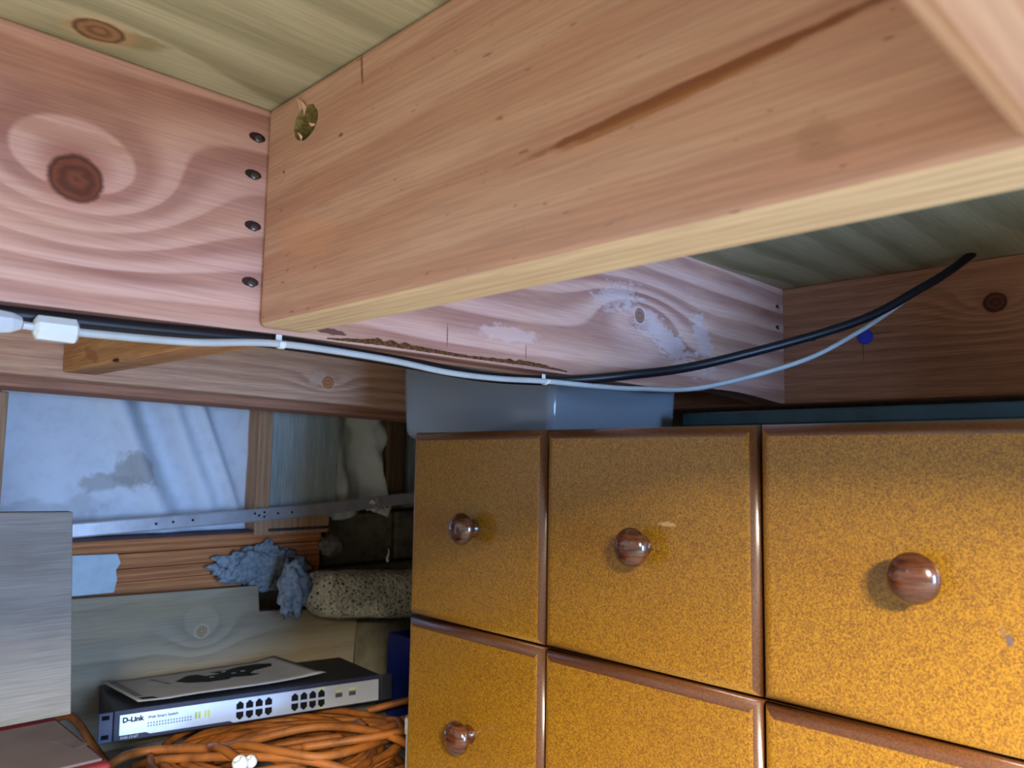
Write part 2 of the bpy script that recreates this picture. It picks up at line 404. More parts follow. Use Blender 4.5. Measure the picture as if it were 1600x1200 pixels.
m_joist_edge = wood('pale_sapwood_edge', 'y', 'x', (210, 188, 152), (180, 148, 110), freq=120, contrast=0.55, wav=0.003, seed=6.3, ulen=1.2, fibre=0.2)
near = beam('ceiling_joist', XJ, XJ+0.045, -0.55, YA, ZJ, ZJ, ZP-ZJ, m_joist, 'y', 0.0055)
with_hole(near, XJ, 0.553, 0.7685, 0.0185, 0.0140, 0.016)
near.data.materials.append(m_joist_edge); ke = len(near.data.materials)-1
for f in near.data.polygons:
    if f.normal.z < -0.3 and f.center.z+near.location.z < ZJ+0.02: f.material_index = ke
tag(near, 'large orange-brown joist crossing the top of the picture with a ragged drilled hole', 'joist', 'joists under the plywood')
for (y, z, dy, dz) in ((0.562, 0.7845, 0.006, 0.005), (0.555, 0.780, 0.003, 0.006), (0.541, 0.7615, 0.004, 0.001), (0.558, 0.757, 0.0015, 0.003)):
    bm = bmesh.new(); v = [bm.verts.new(q) for q in ((XJ-0.0002, y-dy, z), (XJ-0.004, y, z+dz), (XJ-0.0002, y+dy, z+dz*0.4), (XJ-0.0005, y, z-dz))]
    bm.faces.new(v[:3]); bm.faces.new((v[0], v[2], v[3])); bm.faces.new((v[0], v[3], v[1])); bm.faces.new((v[1], v[3], v[2]))
    base_shift(bm, near.location); from_bm('splinter', bm, plain('pale_splinter', (226, 188, 150), 0.8), near)

# blocking board across the bays (bottom edge eaten away near the far joist)
HA = 0.6018
poly = [(-0.60, HA), (0.10, HA+0.0003), (0.22, HA+0.002), (0.33, HA+0.0035), (0.50, HA+0.0035), (0.70, HA+0.002), (0.95, HA), (0.985, HA+0.004), (1.02, HA+0.010), (1.09, HA+0.0105), (1.15, HA+0.008), (1.20, HA+0.004), (1.235, HA+0.002), (XF, HA+0.002), (XF, ZP), (-0.60, ZP)]
blk = prism('blocking_board', poly, 'y', YA, YA+0.045, m_block, 0.0025)
tag(blk, 'pinkish board with a big dark knot running behind the large joist under the plywood', 'board')
bl = Vector(blk.location)
# toe nails at both ends
m_nailpit = plain('bruised_wood', (64, 46, 42), 0.9, 0.1)
for (x, z) in ((0.301, 0.770), (0.299, 0.737), (0.301, 0.693), (0.301, 0.645), (1.229, 0.764), (1.228, 0.729)):
    s = 1.0 if x < 1 else 0.8
    bm = bm_lathe([(0.0066*s, 0), (0.0060*s, 0.0006), (0.0, 0.0006)], 12)
    for v in bm.verts: v.co.x *= 1.15; v.co.y *= 0.62
    bmesh.ops.rotate(bm, verts=bm.verts, matrix=Matrix.Rotation(math.pi/2, 3, 'X'))
    bmesh.ops.translate(bm, verts=bm.verts, vec=Vector((x-0.001, YA, z+0.001))-bl); from_bm('nail_pit', bm, m_nailpit, blk)
    bm = bm_lathe([(0.0036*s, 0), (0.0037*s, 0.0014), (0.0026*s, 0.0022), (0, 0.0024)], 14)
    bmesh.ops.rotate(bm, verts=bm.verts, matrix=Matrix.Rotation(math.radians(72), 3, 'X'))
    bmesh.ops.translate(bm, verts=bm.verts, vec=Vector((x, YA, z-0.0005))-bl); from_bm('nail', bm, m_nail, blk, smooth=True)
# torn bark edge (wane) along the bottom
m_bark = plain('torn_bark', (112, 76, 46), 0.95, 0.1, var=0.25, scale=260, bump=1.0, c2=(46, 28, 22))
bm = bmesh.new(); N = 90; top = []; mid = []; bot = []
for i in range(N+1):
    t = i/N; x = 0.375+0.325*t; env = min(1, 6*t, 5*(1-t))*(0.7+0.3*math.sin(t*9))
    top.append(bm.verts.new((x, YA-0.0003, HA+0.0062+env*(0.0055+0.004*nz(x*120, 1)))))
    mid.append(bm.verts.new((x, YA-0.0008-0.0014*abs(nz(x*160, 4)), HA+0.0056+env*0.0022+0.001*nz(x*200, 7))))
    bot.append(bm.verts.new((x, YA+0.001, HA+0.0042)))
for i in range(N):
    bm.faces.new((top[i], top[i+1], mid[i+1], mid[i])); bm.faces.new((mid[i], mid[i+1], bot[i+1], bot[i]))
    bm.faces.new((top[i], bot[i], bot[i+1], top[i+1]))
base_shift(bm, bl); o = from_bm('torn_bark_edge', bm, m_bark, blk); o['label'] = 'torn brown bark along the lower edge'

nb = beam('blocking_board', -0.45, XJ, 0.021, 0.066, ZJ, ZJ, ZP-ZJ, m_near, 'x', 0.010)
tag(nb, 'blurred pale board close to the lens in the upper right corner', 'board')
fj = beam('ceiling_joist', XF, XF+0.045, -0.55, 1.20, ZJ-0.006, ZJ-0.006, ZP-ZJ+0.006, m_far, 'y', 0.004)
tag(fj, 'dim reddish joist at the far right with a dark knot and a blue dot', 'joist', 'joists under the plywood')
fjl = Vector(fj.location)
def disc_on_x(name, x, y, z, r, h, mat, parent, seg=20):
    bm = bm_lathe([(r, 0), (r, h*0.7), (r*0.8, h), (0, h)], seg)
    bmesh.ops.rotate(bm, verts=bm.verts, matrix=Matrix.Rotation(-math.pi/2, 3, 'Y'))
    bmesh.ops.translate(bm, verts=bm.verts, vec=Vector((x, y, z))-Vector(parent.location)); return from_bm(name, bm, mat, parent)
o = disc_on_x('wall_plug', XF, 0.483, 0.703, 0.0115, 0.002, plain('blue_plastic_plug', (28, 62, 214), 0.35, 0.5), fj); o['label'] = 'bright blue round plastic plug'
disc_on_x('screw', XF, 0.566, 0.708, 0.004, 0.004, m_nail, fj)
j2 = beam('ceiling_joist', XJ+0.010, XJ+0.055, YA+0.045, 1.20, ZJ-0.002, ZJ+0.003, ZP-ZJ-0.003, m_joist2, 'y', 0.004)
tag(j2, 'short yellowish joist behind the white cable joint at the left edge', 'joist', 'joists under the plywood')
fb = beam('wall_beam', -0.2, XF+0.045, 1.20, 1.245, 0.612, 0.588, 0.18, m_beam, 'x', 0.004)
tag(fb, 'pinkish-brown beam above the blue-lit wall at the left', 'beam')
pl = beam('top_plate', -0.2, 1.6, 1.29, 1.38, 0.603, 0.571, 0.045, m_plate, 'x', 0.003)
tag(pl, 'thin brown wall plate just below the pinkish-brown beam', 'plate')

# ================================================================ back wall pieces at the left
s1 = box('wall_stud', 0.268, 0.321, 1.49, 1.54, 0.0, 0.60, m_stud, 0.002); tag(s1, 'pale stud at the left picture edge beside the blue wall wrap', 'stud')
s2 = box('wall_stud', 0.757, 0.787, 1.485, 1.535, 0.346, 0.60, m_stud, 0.002); tag(s2, 'pale stud between the blue wall wrap and the grey-green plywood', 'stud')
s3 = box('wall_stud', 1.085, 1.130, 1.50, 1.55, 0.39, 0.60, m_stud_dark, 0.002); tag(s3, 'dark brown stud to the right of the torn white wrap', 'stud')
s4 = box('wall_stud', 1.16, 1.24, 1.52, 1.56, 0.39, 0.60, m_wallply, 0.002); tag(s4, 'dim grey-green board beside the dark brown stud', 'board')
def wrapf(u, v):
    x = 0.318+u*0.442; z = 0.315+v*0.295
    d = u*1.0-(1-v)*0.28
    fold = 0.026*math.exp(-((d-0.40)/0.06)**2) + 0.014*math.exp(-((d-0.62)/0.045)**2) - 0.022*math.exp(-((d-0.52)/0.06)**2) + 0.02*math.exp(-((d-0.74)/0.03)**2)
    return (x, 1.532-fold*min(1, 1.6*v+0.2)-0.004*nz(x*9, z*11)-0.002*nz(x*30, z*24), z)
tag(sheet('building_wrap', wrapf, 70, 44, 0.0012, m_wrap), 'blue-lit white building wrap with soft folds and a grey stain', 'wrap')
wp = box('wall_sheet', 0.787, 0.952, 1.505, 1.517, 0.375, 0.60, m_wallply, 0.001); tag(wp, 'grey-green plywood sheet above the metal strap', 'plywood')
ng = box('nogging', 0.787, 0.930, 1.492, 1.53, 0.345, 0.385, m_stud, 0.002); tag(ng, 'small tan nogging under the metal strap', 'timber')
def tornf(u, v):
    x = 0.958+u*0.125; z = 0.37+v*0.235
    e = 0.010*math.sin(v*9)+0.012*nz(v*6, 3)
    x += u*e + (0.02*(0.25-v)*u if v < 0.25 else 0)
    y = 1.53-0.016*math.sin(u*7+v*2.5)-0.02*u*(1-v)-0.008*nz(x*40, z*30)
    z += 0.016*nz(u*2.2, 2.2)*(1-v)**2*2
    return (x, y, z)
tag(sheet('torn_wrap', tornf, 36, 44, 0.0012, m_wrap2), 'torn crumpled pale wrap hanging behind the right end of the strap', 'wrap')
def tear(u, v):
    a = u*0.050; b = v*0.028
    return (1.005+a, 1.462-0.012*math.sin(u*5)*v-0.006*nz(u*6, v*6), 0.388+b*(0.5+0.9*abs(nz(u*4.0+2, 8))) + 0.004*math.sin(u*11))
tag(sheet('torn_scrap', tear, 18, 10, 0.0008, make_wrap('pale_scrap', (214, 214, 204), False)), 'curled scrap of torn wrap caught on the strap', 'scrap')
# perforated strap
STR = spline([(0.30, 1.476, 0.367), (0.43, 1.476, 0.3735), (0.60, 1.475, 0.381), (0.78, 1.474, 0.389), (0.93, 1.470, 0.398), (1.04, 1.458, 0.409), (1.14, 1.44, 0.416), (1.22, 1.425, 0.418)], 8)
ste = empty('metal_strap', (0.76, 1.475, 0.36), 'long grey perforated metal strap running across the wall studs', 'strap')
bm = bmesh.new(); prev = None; hh = 0.0125
prof = [(-hh, 0.0), (-hh, -0.004), (-hh+0.0025, -0.005), (hh-0.0025, -0.005), (hh, -0.004), (hh, 0.0)]
for p in STR:
    ring = [bm.verts.new((p.x, p.y+dy, p.z+dz)) for dz, dy in prof]
    if prev:
        for i in range(len(ring)): j = (i+1) % len(ring); bm.faces.new((prev[i], prev[j], ring[j], ring[i]))
    else: bm.faces.new(ring[::-1])
    prev = ring
bm.faces.new(prev); base_shift(bm, ste.location); from_bm('strap_band', bm, m_strap, ste)
for (x, dz) in ((0.560, 0), (0.590, 0), (0.626, 0.001), (0.748, 0.003), (0.757, -0.001), (0.768, 0.005), (0.768, -0.004), (0.797, 0), (0.828, 0)):
    q = min(STR, key=lambda p: abs(p.x-x))
    bm = bm_lathe([(0.0024, 0), (0.0024, 0.0004), (0, 0.0004)], 12)
    bmesh.ops.rotate(bm, verts=bm.verts, matrix=Matrix.Rotation(math.pi/2, 3, 'X'))
    bmesh.ops.translate(bm, verts=bm.verts, vec=Vector((x, q.y-0.005, q.z+dz))-Vector(ste.location)); from_bm('hole', bm, m_hole, ste)
# cedar weatherboards
ce = empty('weatherboards', (0.64, 1.51, 0.25), 'orange-brown grooved weatherboards below the metal strap', 'weatherboard')
for (z0, z1, y) in ((0.327, 0.352, 1.500), (0.299, 0.3255, 1.504), (0.276, 0.298, 1.503), (0.240, 0.275, 1.506)):
    box('plank', 0.34, 0.918, y, y+0.018, z0, z1, m_cedar, 0.002, 2, parent=ce, base=(0.64, 1.51, 0.25)).location = (0, 0, 0)
sl = box('sill_strip', 0.34, 0.935, 1.487, 1.53, 0.3525, 0.358, plain('dark_sill_strip', (70, 56, 66), 0.7), 0.001); tag(sl, 'thin dark strip along the top of the orange weatherboards', 'strip')
fs = prism('flashing', [(0.40, 0.262), (0.502, 0.262), (0.506, 0.285), (0.502, 0.300), (0.510, 0.312), (0.504, 0.328), (0.40, 0.331)], 'y', 1.488, 1.492, plain('pale_blue_flashing', (176, 196, 206), 0.5, var=0.06), 0.0006)
tag(fs, 'pale blue torn flashing piece in front of the weatherboards', 'flashing')
lp = prism('plywood_sheet', [(0.32, 0.0), (0.985, 0.0), (0.997, 0.181), (0.767, 0.200), (0.764, 0.2505), (0.32, 0.2625)], 'y', 1.472, 1.486, m_lowply, 0.0008)
tag(lp, 'pale plywood panel with a stepped notch behind the network switch', 'plywood')
for (x0, x1, y, lab) in ((1.015, 1.105, 1.50, 'dim board right of the notched plywood panel'), (1.115, 1.20, 1.515, 'dim board farthest right behind the chest end')):
    tag(box('wall_board', x0, x1, y, y+0.02, 0.0, 0.20, plain('dusty_board', (126, 118, 98), 0.9, 0.1, scale=20), 0.003), lab, 'board')

# pumice-concrete log and fluffy lump
def make_foam():
    M = Mat('speckled_foam_concrete', 0.95, 0.1); p = M.pos(); v = M.vec(*p)
    a = M.noise(v, 150, 3, 0.6); b = M.voronoi(v, 130)
    col = M.mix(a.ss(0.35, 0.7), lin((226, 222, 196)), lin((184, 180, 150)))
    col = M.mix(b.ss(0.22, 0.42).rsub(1)*a.ss(0.40, 0.55), col, lin((48, 46, 34)))
    M.color(col); M.bump(b, 0.8, 0.003); return M.m
bm = bmesh.new(); rings = []; N, S = 40, 28
for i in range(N+1):
    t = i/N; x = 0.822+0.40*t; cz = 0.236-0.040*t; ry = 0.05; rz = 0.043+0.012*t
    e = min(1, t*7+0.25)
    ring = []
    for k in range(S):
        a = 2*math.pi*k/S; ca, sa = math.cos(a), math.sin(a)
        q = (abs(ca)**3+abs(sa)**3)**(-1/3)
        j = (1+0.10*nz(x*16, ca*1.4, sa*1.4)+0.05*nz(x*50, ca*4, sa*4))*e
        ring.append(bm.verts.new((x, 1.412+ry*ca*q*j, cz+rz*sa*q*j)))
    rings.append(ring)
for a, b in zip(rings, rings[1:]):
    for k in range(S): bm.faces.new((a[k], a[(k+1) % S], b[(k+1) % S], b[k]))
bm.faces.new(rings[0][::-1]); bm.faces.new(rings[-1]); base_shift(bm, (0.97, 1.412, 0.15))
fo = from_bm('foam_log', bm, make_foam(), None, (0.97, 1.412, 0.15), True); tag(fo, 'speckled grey log of aggregate foam lying on the notched panel', 'log')
def lump(name, c, rad, mat, amp, sc, label, cat, sub=4):
    bm = bmesh.new(); bmesh.ops.create_icosphere(bm, subdivisions=sub, radius=1)
    for v in bm.verts:
        n = v.co.normalized(); d = 1+amp*nz(n.x*sc+c[0]*9, n.y*sc, n.z*sc)+amp*0.5*nz(n.x*sc*2.3, n.y*sc*2.3+4, n.z*sc*2.3)+amp*0.3*nz(n.x*sc*5, n.y*sc*5+4, n.z*sc*5)
        v.co = Vector((n.x*rad[0]*d, n.y*rad[1]*d, n.z*rad[2]*d))
    zb = min(v.co.z for v in bm.verts); base_shift(bm, (0, 0, zb))
    return tag(from_bm(name, bm, mat, None, (c[0], c[1], c[2]+zb), True), label, cat)
m_fluff = plain('blue_grey_insulation', (138, 148, 156), 0.95, 0.1, var=0.15, scale=120, bump=1.0, c2=(92, 102, 110))
lump('insulation_lump', (0.797, 1.395, 0.251), (0.030, 0.022, 0.054), m_fluff, 0.42, 2.6, 'blue-grey fluffy lump at the left end of the speckled log', 'insulation')
lump('insulation_smear', (0.778, 1.487, 0.283), (0.070, 0.008, 0.036), m_fluff, 0.75, 1.7, 'blue-grey smear of insulation over the weatherboards', 'insulation', 5)
lump('plaster_lump', (0.925, 1.47, 0.318), (0.026, 0.02, 0.022), plain('brown_grey_plaster', (112, 104, 96), 0.95, var=0.2, scale=90, bump=1.0), 0.4, 2.4, 'small brown-grey lump above the speckled log', 'lump', 3)
tag(tube('plaster_scrap', [(1.02, 1.40, 0.285), (1.018, 1.40, 0.292), (1.022, 1.40, 0.302), (1.02, 1.40, 0.312)], 0.003, plain('white_scrap', (224, 222, 206), 0.8), seg=6, rfun=lambda t: 1.2-t), 'tiny white curled scrap above the speckled log', 'scrap')

# ================================================================ grey plywood board on a red box (left foreground)
rb = empty('red_box', (0.08, 0.95, 0.0), 'dark red box with a mauve-grey top in the lower left corner', 'box')
m_red = plain('dark_red_card', (108, 28, 34), 0.6, 0.3, var=0.1, scale=12)
bbox = (0.08, 0.95, 0)
box('box_body', -0.12, 0.274, 0.788, 1.12, 0.0, 0.2215, m_red, 0.004, 3, rb, bbox).location = (0, 0, 0)
o = box('lid_panel', -0.112, 0.268, 0.797, 0.940, 0.2215, 0.2242, plain('mauve_grey_paper', (90, 79, 79), 0.7, 0.2, var=0.08, scale=16), 0.001, 2, rb, bbox); o.location = (0, 0, 0); o['label'] = 'mauve-grey panel on the red box'
o = prism('label_patch', [(0.246, 0.874), (0.259, 0.884), (0.270, 0.842), (0.256, 0.838)], 'z', 0.2243, 0.2247, plain('brown_tape', (84, 74, 74), 0.6), 0, rb, bbox); o.location = (0, 0, 0)
gp = prism('plywood_board', [(-0.12, 0.2245), (0.285, 0.2245), (0.273, 0.4385), (-0.12, 0.4465)], 'y', 0.950, 0.967, m_greyply, 0.0012)
tag(gp, 'grey weathered plywood board standing on the red box', 'plywood')

# ================================================================ coiled orange cable
m_orange = plain('orange_cable_sheath', (146, 84, 32), 0.55, 0.3, var=0.12, scale=26, c2=(96, 52, 20))
bm = bmesh.new(); pts = []
CX, CY = 0.645, 1.13
L = 30; STEP = 26
for i in range(L*STEP):
    a = 2*math.pi*i/STEP; lo = i/STEP; kx = int(lo)
    f = lo-kx
    def rv(k, s): random.seed(k*17+s*131); return random.random()
    def lerp(s): return rv(kx, s)*(1-f)+rv(kx+1, s)*f
    ax = 0.11+0.13*lerp(1); by = 0.085+0.125*lerp(2)
    ox = (lerp(3)-0.5)*0.05; oy = (lerp(4)-0.5)*0.06; ph = (lerp(5)-0.5)*0.8
    x = ax*math.cos(a); y = by*math.sin(a)
    X_, Y_ = CX+ox+x*math.cos(ph-0.35)-y*math.sin(ph-0.35), CY+oy+x*math.sin(ph-0.35)+y*math.cos(ph-0.35)
    rr = math.hypot((X_-CX)/0.22, (Y_-CY)/0.2)
    hmax = 0.064 if Y_ > 1.16-0.2*(X_-0.65) else 0.082
    z = 0.007+(hmax-0.014)*(lo/L)*(0.65+0.35*min(1, rr))+0.012*(math.sin(a*1.7+kx)*0.5+0.5)
    pts.append(Vector((X_, Y_, min(z, hmax-0.007))))
bm_tube(bm, pts, 0.0060, 7)
for path in ([(0.45, 1.21, 0.058), (0.47, 1.165, 0.075), (0.53, 1.08, 0.088), (0.60, 1.0, 0.088), (0.66, 0.93, 0.07)],
             [(0.415, 1.235, 0.05), (0.425, 1.20, 0.078), (0.47, 1.20, 0.079), (0.53, 1.13, 0.085), (0.58, 1.06, 0.08), (0.62, 0.99, 0.06)],
             [(0.56, 1.19, 0.06), (0.60, 1.135, 0.082), (0.67, 1.08, 0.098), (0.72, 1.0, 0.098), (0.74, 0.93, 0.085), (0.73, 0.88, 0.06)],
             [(0.54, 1.17, 0.07), (0.553, 1.09, 0.095), (0.58, 1.02, 0.098), (0.62, 0.985, 0.092), (0.70, 0.99, 0.088), (0.78, 1.04, 0.07)],
             [(0.53, 1.17, 0.07), (0.525, 1.11, 0.094), (0.528, 1.055, 0.093), (0.53, 1.035, 0.088)],
             [(0.62, 1.04, 0.09), (0.70, 0.99, 0.098), (0.77, 0.97, 0.10), (0.85, 0.95, 0.10)],
             [(0.44, 1.20, 0.03), (0.43, 1.30, 0.06), (0.41, 1.36, 0.10), (0.40, 1.42, 0.08), (0.42, 1.46, 0.03)],
             [(0.84, 1.20, 0.06), (0.90, 1.16, 0.075), (0.93, 1.10, 0.09), (0.95, 1.02, 0.10)]):
    bm_tube(bm, spline(path, 10), 0.0062, 8)
base_shift(bm, (CX, CY, 0.0))
co = from_bm('coiled_cable', bm, m_orange, None, (CX, CY, 0.0), True); tag(co, 'thick orange cable coiled in a tangled heap under the switch', 'cable')
pg = empty('cable_plug', (0.53, 1.028, 0.085), 'small white plug on the orange cable at the bottom edge', 'plug')
for (dx, r, h) in ((-0.006, 0.010, 0.016), (0.008, 0.008, 0.013)):
    bm = bm_lathe([(r*0.7, 0), (r, h*0.25), (r, h*0.75), (r*0.75, h), (r*0.45, h), (r*0.4, h*0.7), (0, h*0.7)], 20)
    bmesh.ops.rotate(bm, verts=bm.verts, matrix=Matrix.Rotation(math.radians(-35), 3, 'Y')); bmesh.ops.translate(bm, verts=bm.verts, vec=(dx, 0, 0.004))
    from_bm('plug_barrel', bm, m_coupler, pg, smooth=True)

# ================================================================ network switch
SW, SD, SH = 0.420, 0.200, 0.044
sw = empty('network_switch', (0.437, 1.262, 0.083), 'dark rack network switch with a silver front lying on the orange cable', 'network switch', math.radians(-12.2))
sw.rotation_euler = (math.radians(-3.5), 0, math.radians(-12.2)); sw.location.z = 0.0815
m_swbody = plain('black_steel', (30, 31, 38), 0.45, 0.4, var=0.06)
m_swface = plain('silver_panel', (196, 200, 212), 0.30, 0.5, 0.55, 0.03)
m_swear = plain('dark_blue_bracket', (52, 58, 84), 0.5, 0.4)
m_txt = plain('black_print', (14, 18, 28), 0.6)
def sbox(name, x0, x1, y0, y1, z0, z1, mat, bev=0.0, parent=sw, seg=2):
    o = box(name, x0, x1, y0, y1, z0, z1, mat, bev, seg, parent, (0, 0, 0)); o.location = (0, 0, 0); return o
sbox('switch_body', 0, SW, 0.004, SD, 0, SH, m_swbody, 0.0015)
def sprism(name, poly, y0, y1, mat, parent=sw):
    o = prism(name, poly, 'y', y0, y1, mat, 0, parent, (0, 0, 0)); o.location = (0, 0, 0); return o
bez = sbox('front_bezel', 0.0, SW, 0.0, 0.004, 0, SH, plain('blue_black_bezel', (34, 36, 58), 0.45), 0.001)
fp = sprism('front_panel', [(0.008, 0.0085), (0.044, 0.0085), (0.050, 0.0055), (0.165, 0.0055), (0.171, 0.0022), (SW-0.004, 0.0022), (SW-0.004, 0.037), (0.008, 0.037)], -0.0012, 0.0, m_swface)
for x0 in (-0.020,):
    ear = sbox('mounting_bracket', x0, -0.001, 0.0, 0.003, 0.0005, SH-0.001, m_swear, 0.0008)
    for z in (0.006, 0.033): sbox('slot', x0+0.004, x0+0.014, -0.0004, 0.0002, z, z+0.006, m_hole, 0.0, ear)
sbox('mounting_bracket', SW+0.001, SW+0.022, 0.0, 0.003, 0.0005, SH-0.001, m_swbody, 0.0008)
for bx in (0.174, 0.262):
    for r in range(2):
        for c in range(4):
            x0 = bx+c*0.0150; z0 = 0.0055+r*0.0152
            s = 1 if r else -1; zc = z0+0.006
            shape = [(-0.0056, -0.0056), (0.0056, -0.0056), (0.0056, 0.0030), (0.0034, 0.0030), (0.0034, 0.0046), (0.002, 0.0046), (0.002, 0.006), (-0.002, 0.006), (-0.002, 0.0046), (-0.0034, 0.0046), (-0.0034, 0.0030), (-0.0056, 0.0030)]
            sprism('ethernet_port', [(x0+0.0065+a, zc+b*s) for a, b in shape], -0.0016, -0.0012, m_hole, fp)
m_led = plain('yellow_green_led', (176, 186, 84), 0.4)
for x in (0.113, 0.118, 0.1265, 0.1315): sbox('indicator_led', x, x+0.0032, -0.0016, -0.0012, 0.0165, 0.0265, m_led, 0, fp)
for i in range(16):
    x = 0.046+i*0.0040
    for z in (0.0155, 0.0195): sbox('printed_mark', x, x+0.0018, -0.00135, -0.0012, z, z+0.0022, plain('grey_print', (92, 100, 116), 0.6) if i+z < 0.02 else bpy.data.materials['grey_print'], 0, fp)
for x in (0.338, 0.362):
    sbox('fibre_slot', x, x+0.012, -0.0015, -0.0012, 0.0165, 0.0235, plain('port_grey', (60, 60, 70), 0.5), 0, fp)
    sbox('indicator_led', x+0.001, x+0.0125, -0.0016, -0.0012, 0.0265, 0.0285, m_led, 0, fp)
for z in (0.0015+0.0335, 0.0028): sbox('indicator_led', 0.307, 0.319, -0.0016, -0.0012, z-0.0003, z+0.0015, m_led, 0, fp)
def text(body, x, z, size, mat, parent, bold=0.0, name='lettering', xs=1.0):
    cu = bpy.data.curves.new('t', 'FONT'); cu.body = body; cu.size = size; cu.offset = bold; cu.extrude = 0.0001; cu.resolution_u = 3
    ob = bpy.data.objects.new('t', cu); COL.objects.link(ob); bpy.context.view_layer.update()
    me = bpy.data.meshes.new_from_object(ob.evaluated_get(bpy.context.evaluated_depsgraph_get())); bpy.data.objects.remove(ob)
    me.transform(Matrix.Translation((x, -0.0014, z)) @ Matrix.Rotation(math.pi/2, 4, 'X') @ Matrix.Diagonal((xs, 1, 1, 1)))
    me.materials.clear(); return link(name, me, mat, parent)
text('D-Link', 0.0115, 0.0262, 0.0098, m_txt, fp, 0.0005, xs=1.05)
text('Web Smart Switch', 0.046, 0.0272, 0.0056, m_txt, fp, 0.00012)
text('DGS-1216T', 0.0095, 0.0032, 0.0050, plain('pale_print', (170, 176, 190), 0.6), fp, 0.0001)
# paper sheets on the switch
pp = empty('printed_sheets', (0.62, 1.335, 0.1237), 'white printed sheets with a black picture lying on the switch', 'paper', math.radians(-6.5))
pp.rotation_euler = (math.radians(-3.6), 0, math.radians(-6.5))
m_paper = plain('white_paper', (160, 158, 156), 0.8, 0.2, var=0.04)
PW, PD = 0.297, 0.195
def pf(dz, dx, dy, curl):
    def f(u, v):
        x = -PW/2+u*PW+dx; y = -PD/2+v*PD+dy
        x += 0.012*(1-v) - 0.006
        return (x, y, dz+0.0012+0.006*curl*max(0, u-0.86)*7*(0.4+0.6*v)+0.0012*math.sin(u*7)*(1-v)+0.003*max(0, 0.12-u)*8)
    return f
for dz, dx, dy, c in ((0.0, 0.006, 0.004, 0.6), (0.0012, 0.0, 0.0, 1.0)):
    o = sheet('paper_sheet', pf(dz, dx, dy, c), 24, 12, 0.0004, m_paper, pp, (0, 0, 0), True, (0, 0, 1)); o.location = (0, 0, 0)
# the black picture printed on the top sheet
m_ink = plain('black_ink', (22, 22, 24), 0.7, 0.2)
def ink(poly, z, mat, name='printed_picture'):
    bm = bmesh.new(); f0 = pf(0.0012, 0, 0, 1.0)
    vs_ = [bm.verts.new((x, y, f0((x+PW/2)/PW, 0.5)[2]+z)) for x, y in poly]; fc = bm.faces.new(vs_)
    r = bmesh.ops.extrude_face_region(bm, geom=[fc]); bmesh.ops.translate(bm, verts=[v for v in r['geom'] if isinstance(v, bmesh.types.BMVert)], vec=(0, 0, 0.0002))
    return from_bm(name, bm, mat, pp)
ink([(-0.058, 0.018), (-0.045, -0.006), (-0.016, -0.022), (0.018, -0.022), (0.026, -0.010), (0.056, -0.022), (0.074, -0.016), (0.062, 0.000), (0.075, 0.018), (0.112, 0.030), (0.120, 0.048), (0.10, 0.070), (0.062, 0.070), (0.040, 0.056), (0.010, 0.056), (0.022, 0.034), (-0.005, 0.030), (-0.012, 0.052), (-0.030, 0.052)], 0.0006, m_ink)
for (x, y) in ((0.04, 0.02), (0.058, 0.026), (0.098, 0.052), (0.0, 0.012), (0.03, 0.044)):
    ink([(x-0.004, y-0.003), (x+0.004, y-0.002), (x+0.004, y+0.004), (x-0.003, y+0.004)], 0.0009, m_paper, 'printed_gap')
ink([(-0.088, 0.066), (-0.082, 0.066), (-0.066, 0.006), (-0.073, 0.004)], 0.0006, plain('grey_ink', (120, 118, 116), 0.8), 'printed_text')
ink([(-0.146, 0.08), (-0.134, 0.08), (-0.126, -0.06), (-0.138, -0.06)], 0.0008, bpy.data.materials['grey_ink'], 'printed_text')
ink([(-0.137, -0.068), (-0.115, -0.068), (-0.110, -0.084), (-0.133, -0.084)], 0.0008, m_ink, 'printed_text')

# navy bin and white pipe peeping past the chest
m_navy = plain('navy_plastic', (20, 34, 104), 0.4, 0.4)
nbn = empty('navy_crate', (1.045, 1.27, 0), 'navy blue crate barely showing past the left end of the chest', 'crate')
for nm, a in (('crate_wall', (-0.078, 0.09, -0.05, -0.046, 0, 0.158)), ('crate_wall', (-0.078, -0.074, -0.046, 0.05, 0, 0.158)), ('crate_wall', (0.086, 0.09, -0.046, 0.05, 0, 0.158)),
              ('crate_wall', (-0.074, 0.086, 0.046, 0.05, 0, 0.158)), ('crate_floor', (-0.074, 0.086, -0.046, 0.046, 0, 0.004)), ('crate_rim', (-0.083, 0.095, -0.056, -0.05, 0.148, 0.158))):
    box(nm, *a, m_navy, 0.001, 1, nbn, (0, 0, 0)).location = (0, 0, 0)
wpz = empty('white_pipe', (0.684, 0.872, 0), 'short white pipe standing against the left end of the chest', 'pipe')
from_bm('pipe_shaft', bm_lathe([(0.0085, 0), (0.0085, 0.135), (0.006, 0.135), (0.006, 0.06), (0, 0.06)], 24), m_coupler, wpz, smooth=True)
from_bm('pipe_collar', bm_lathe([(0.0086, 0.135), (0.0105, 0.137), (0.0105, 0.155), (0.009, 0.158), (0.007, 0.158), (0.007, 0.14)], 24), m_coupler, wpz, smooth=True)

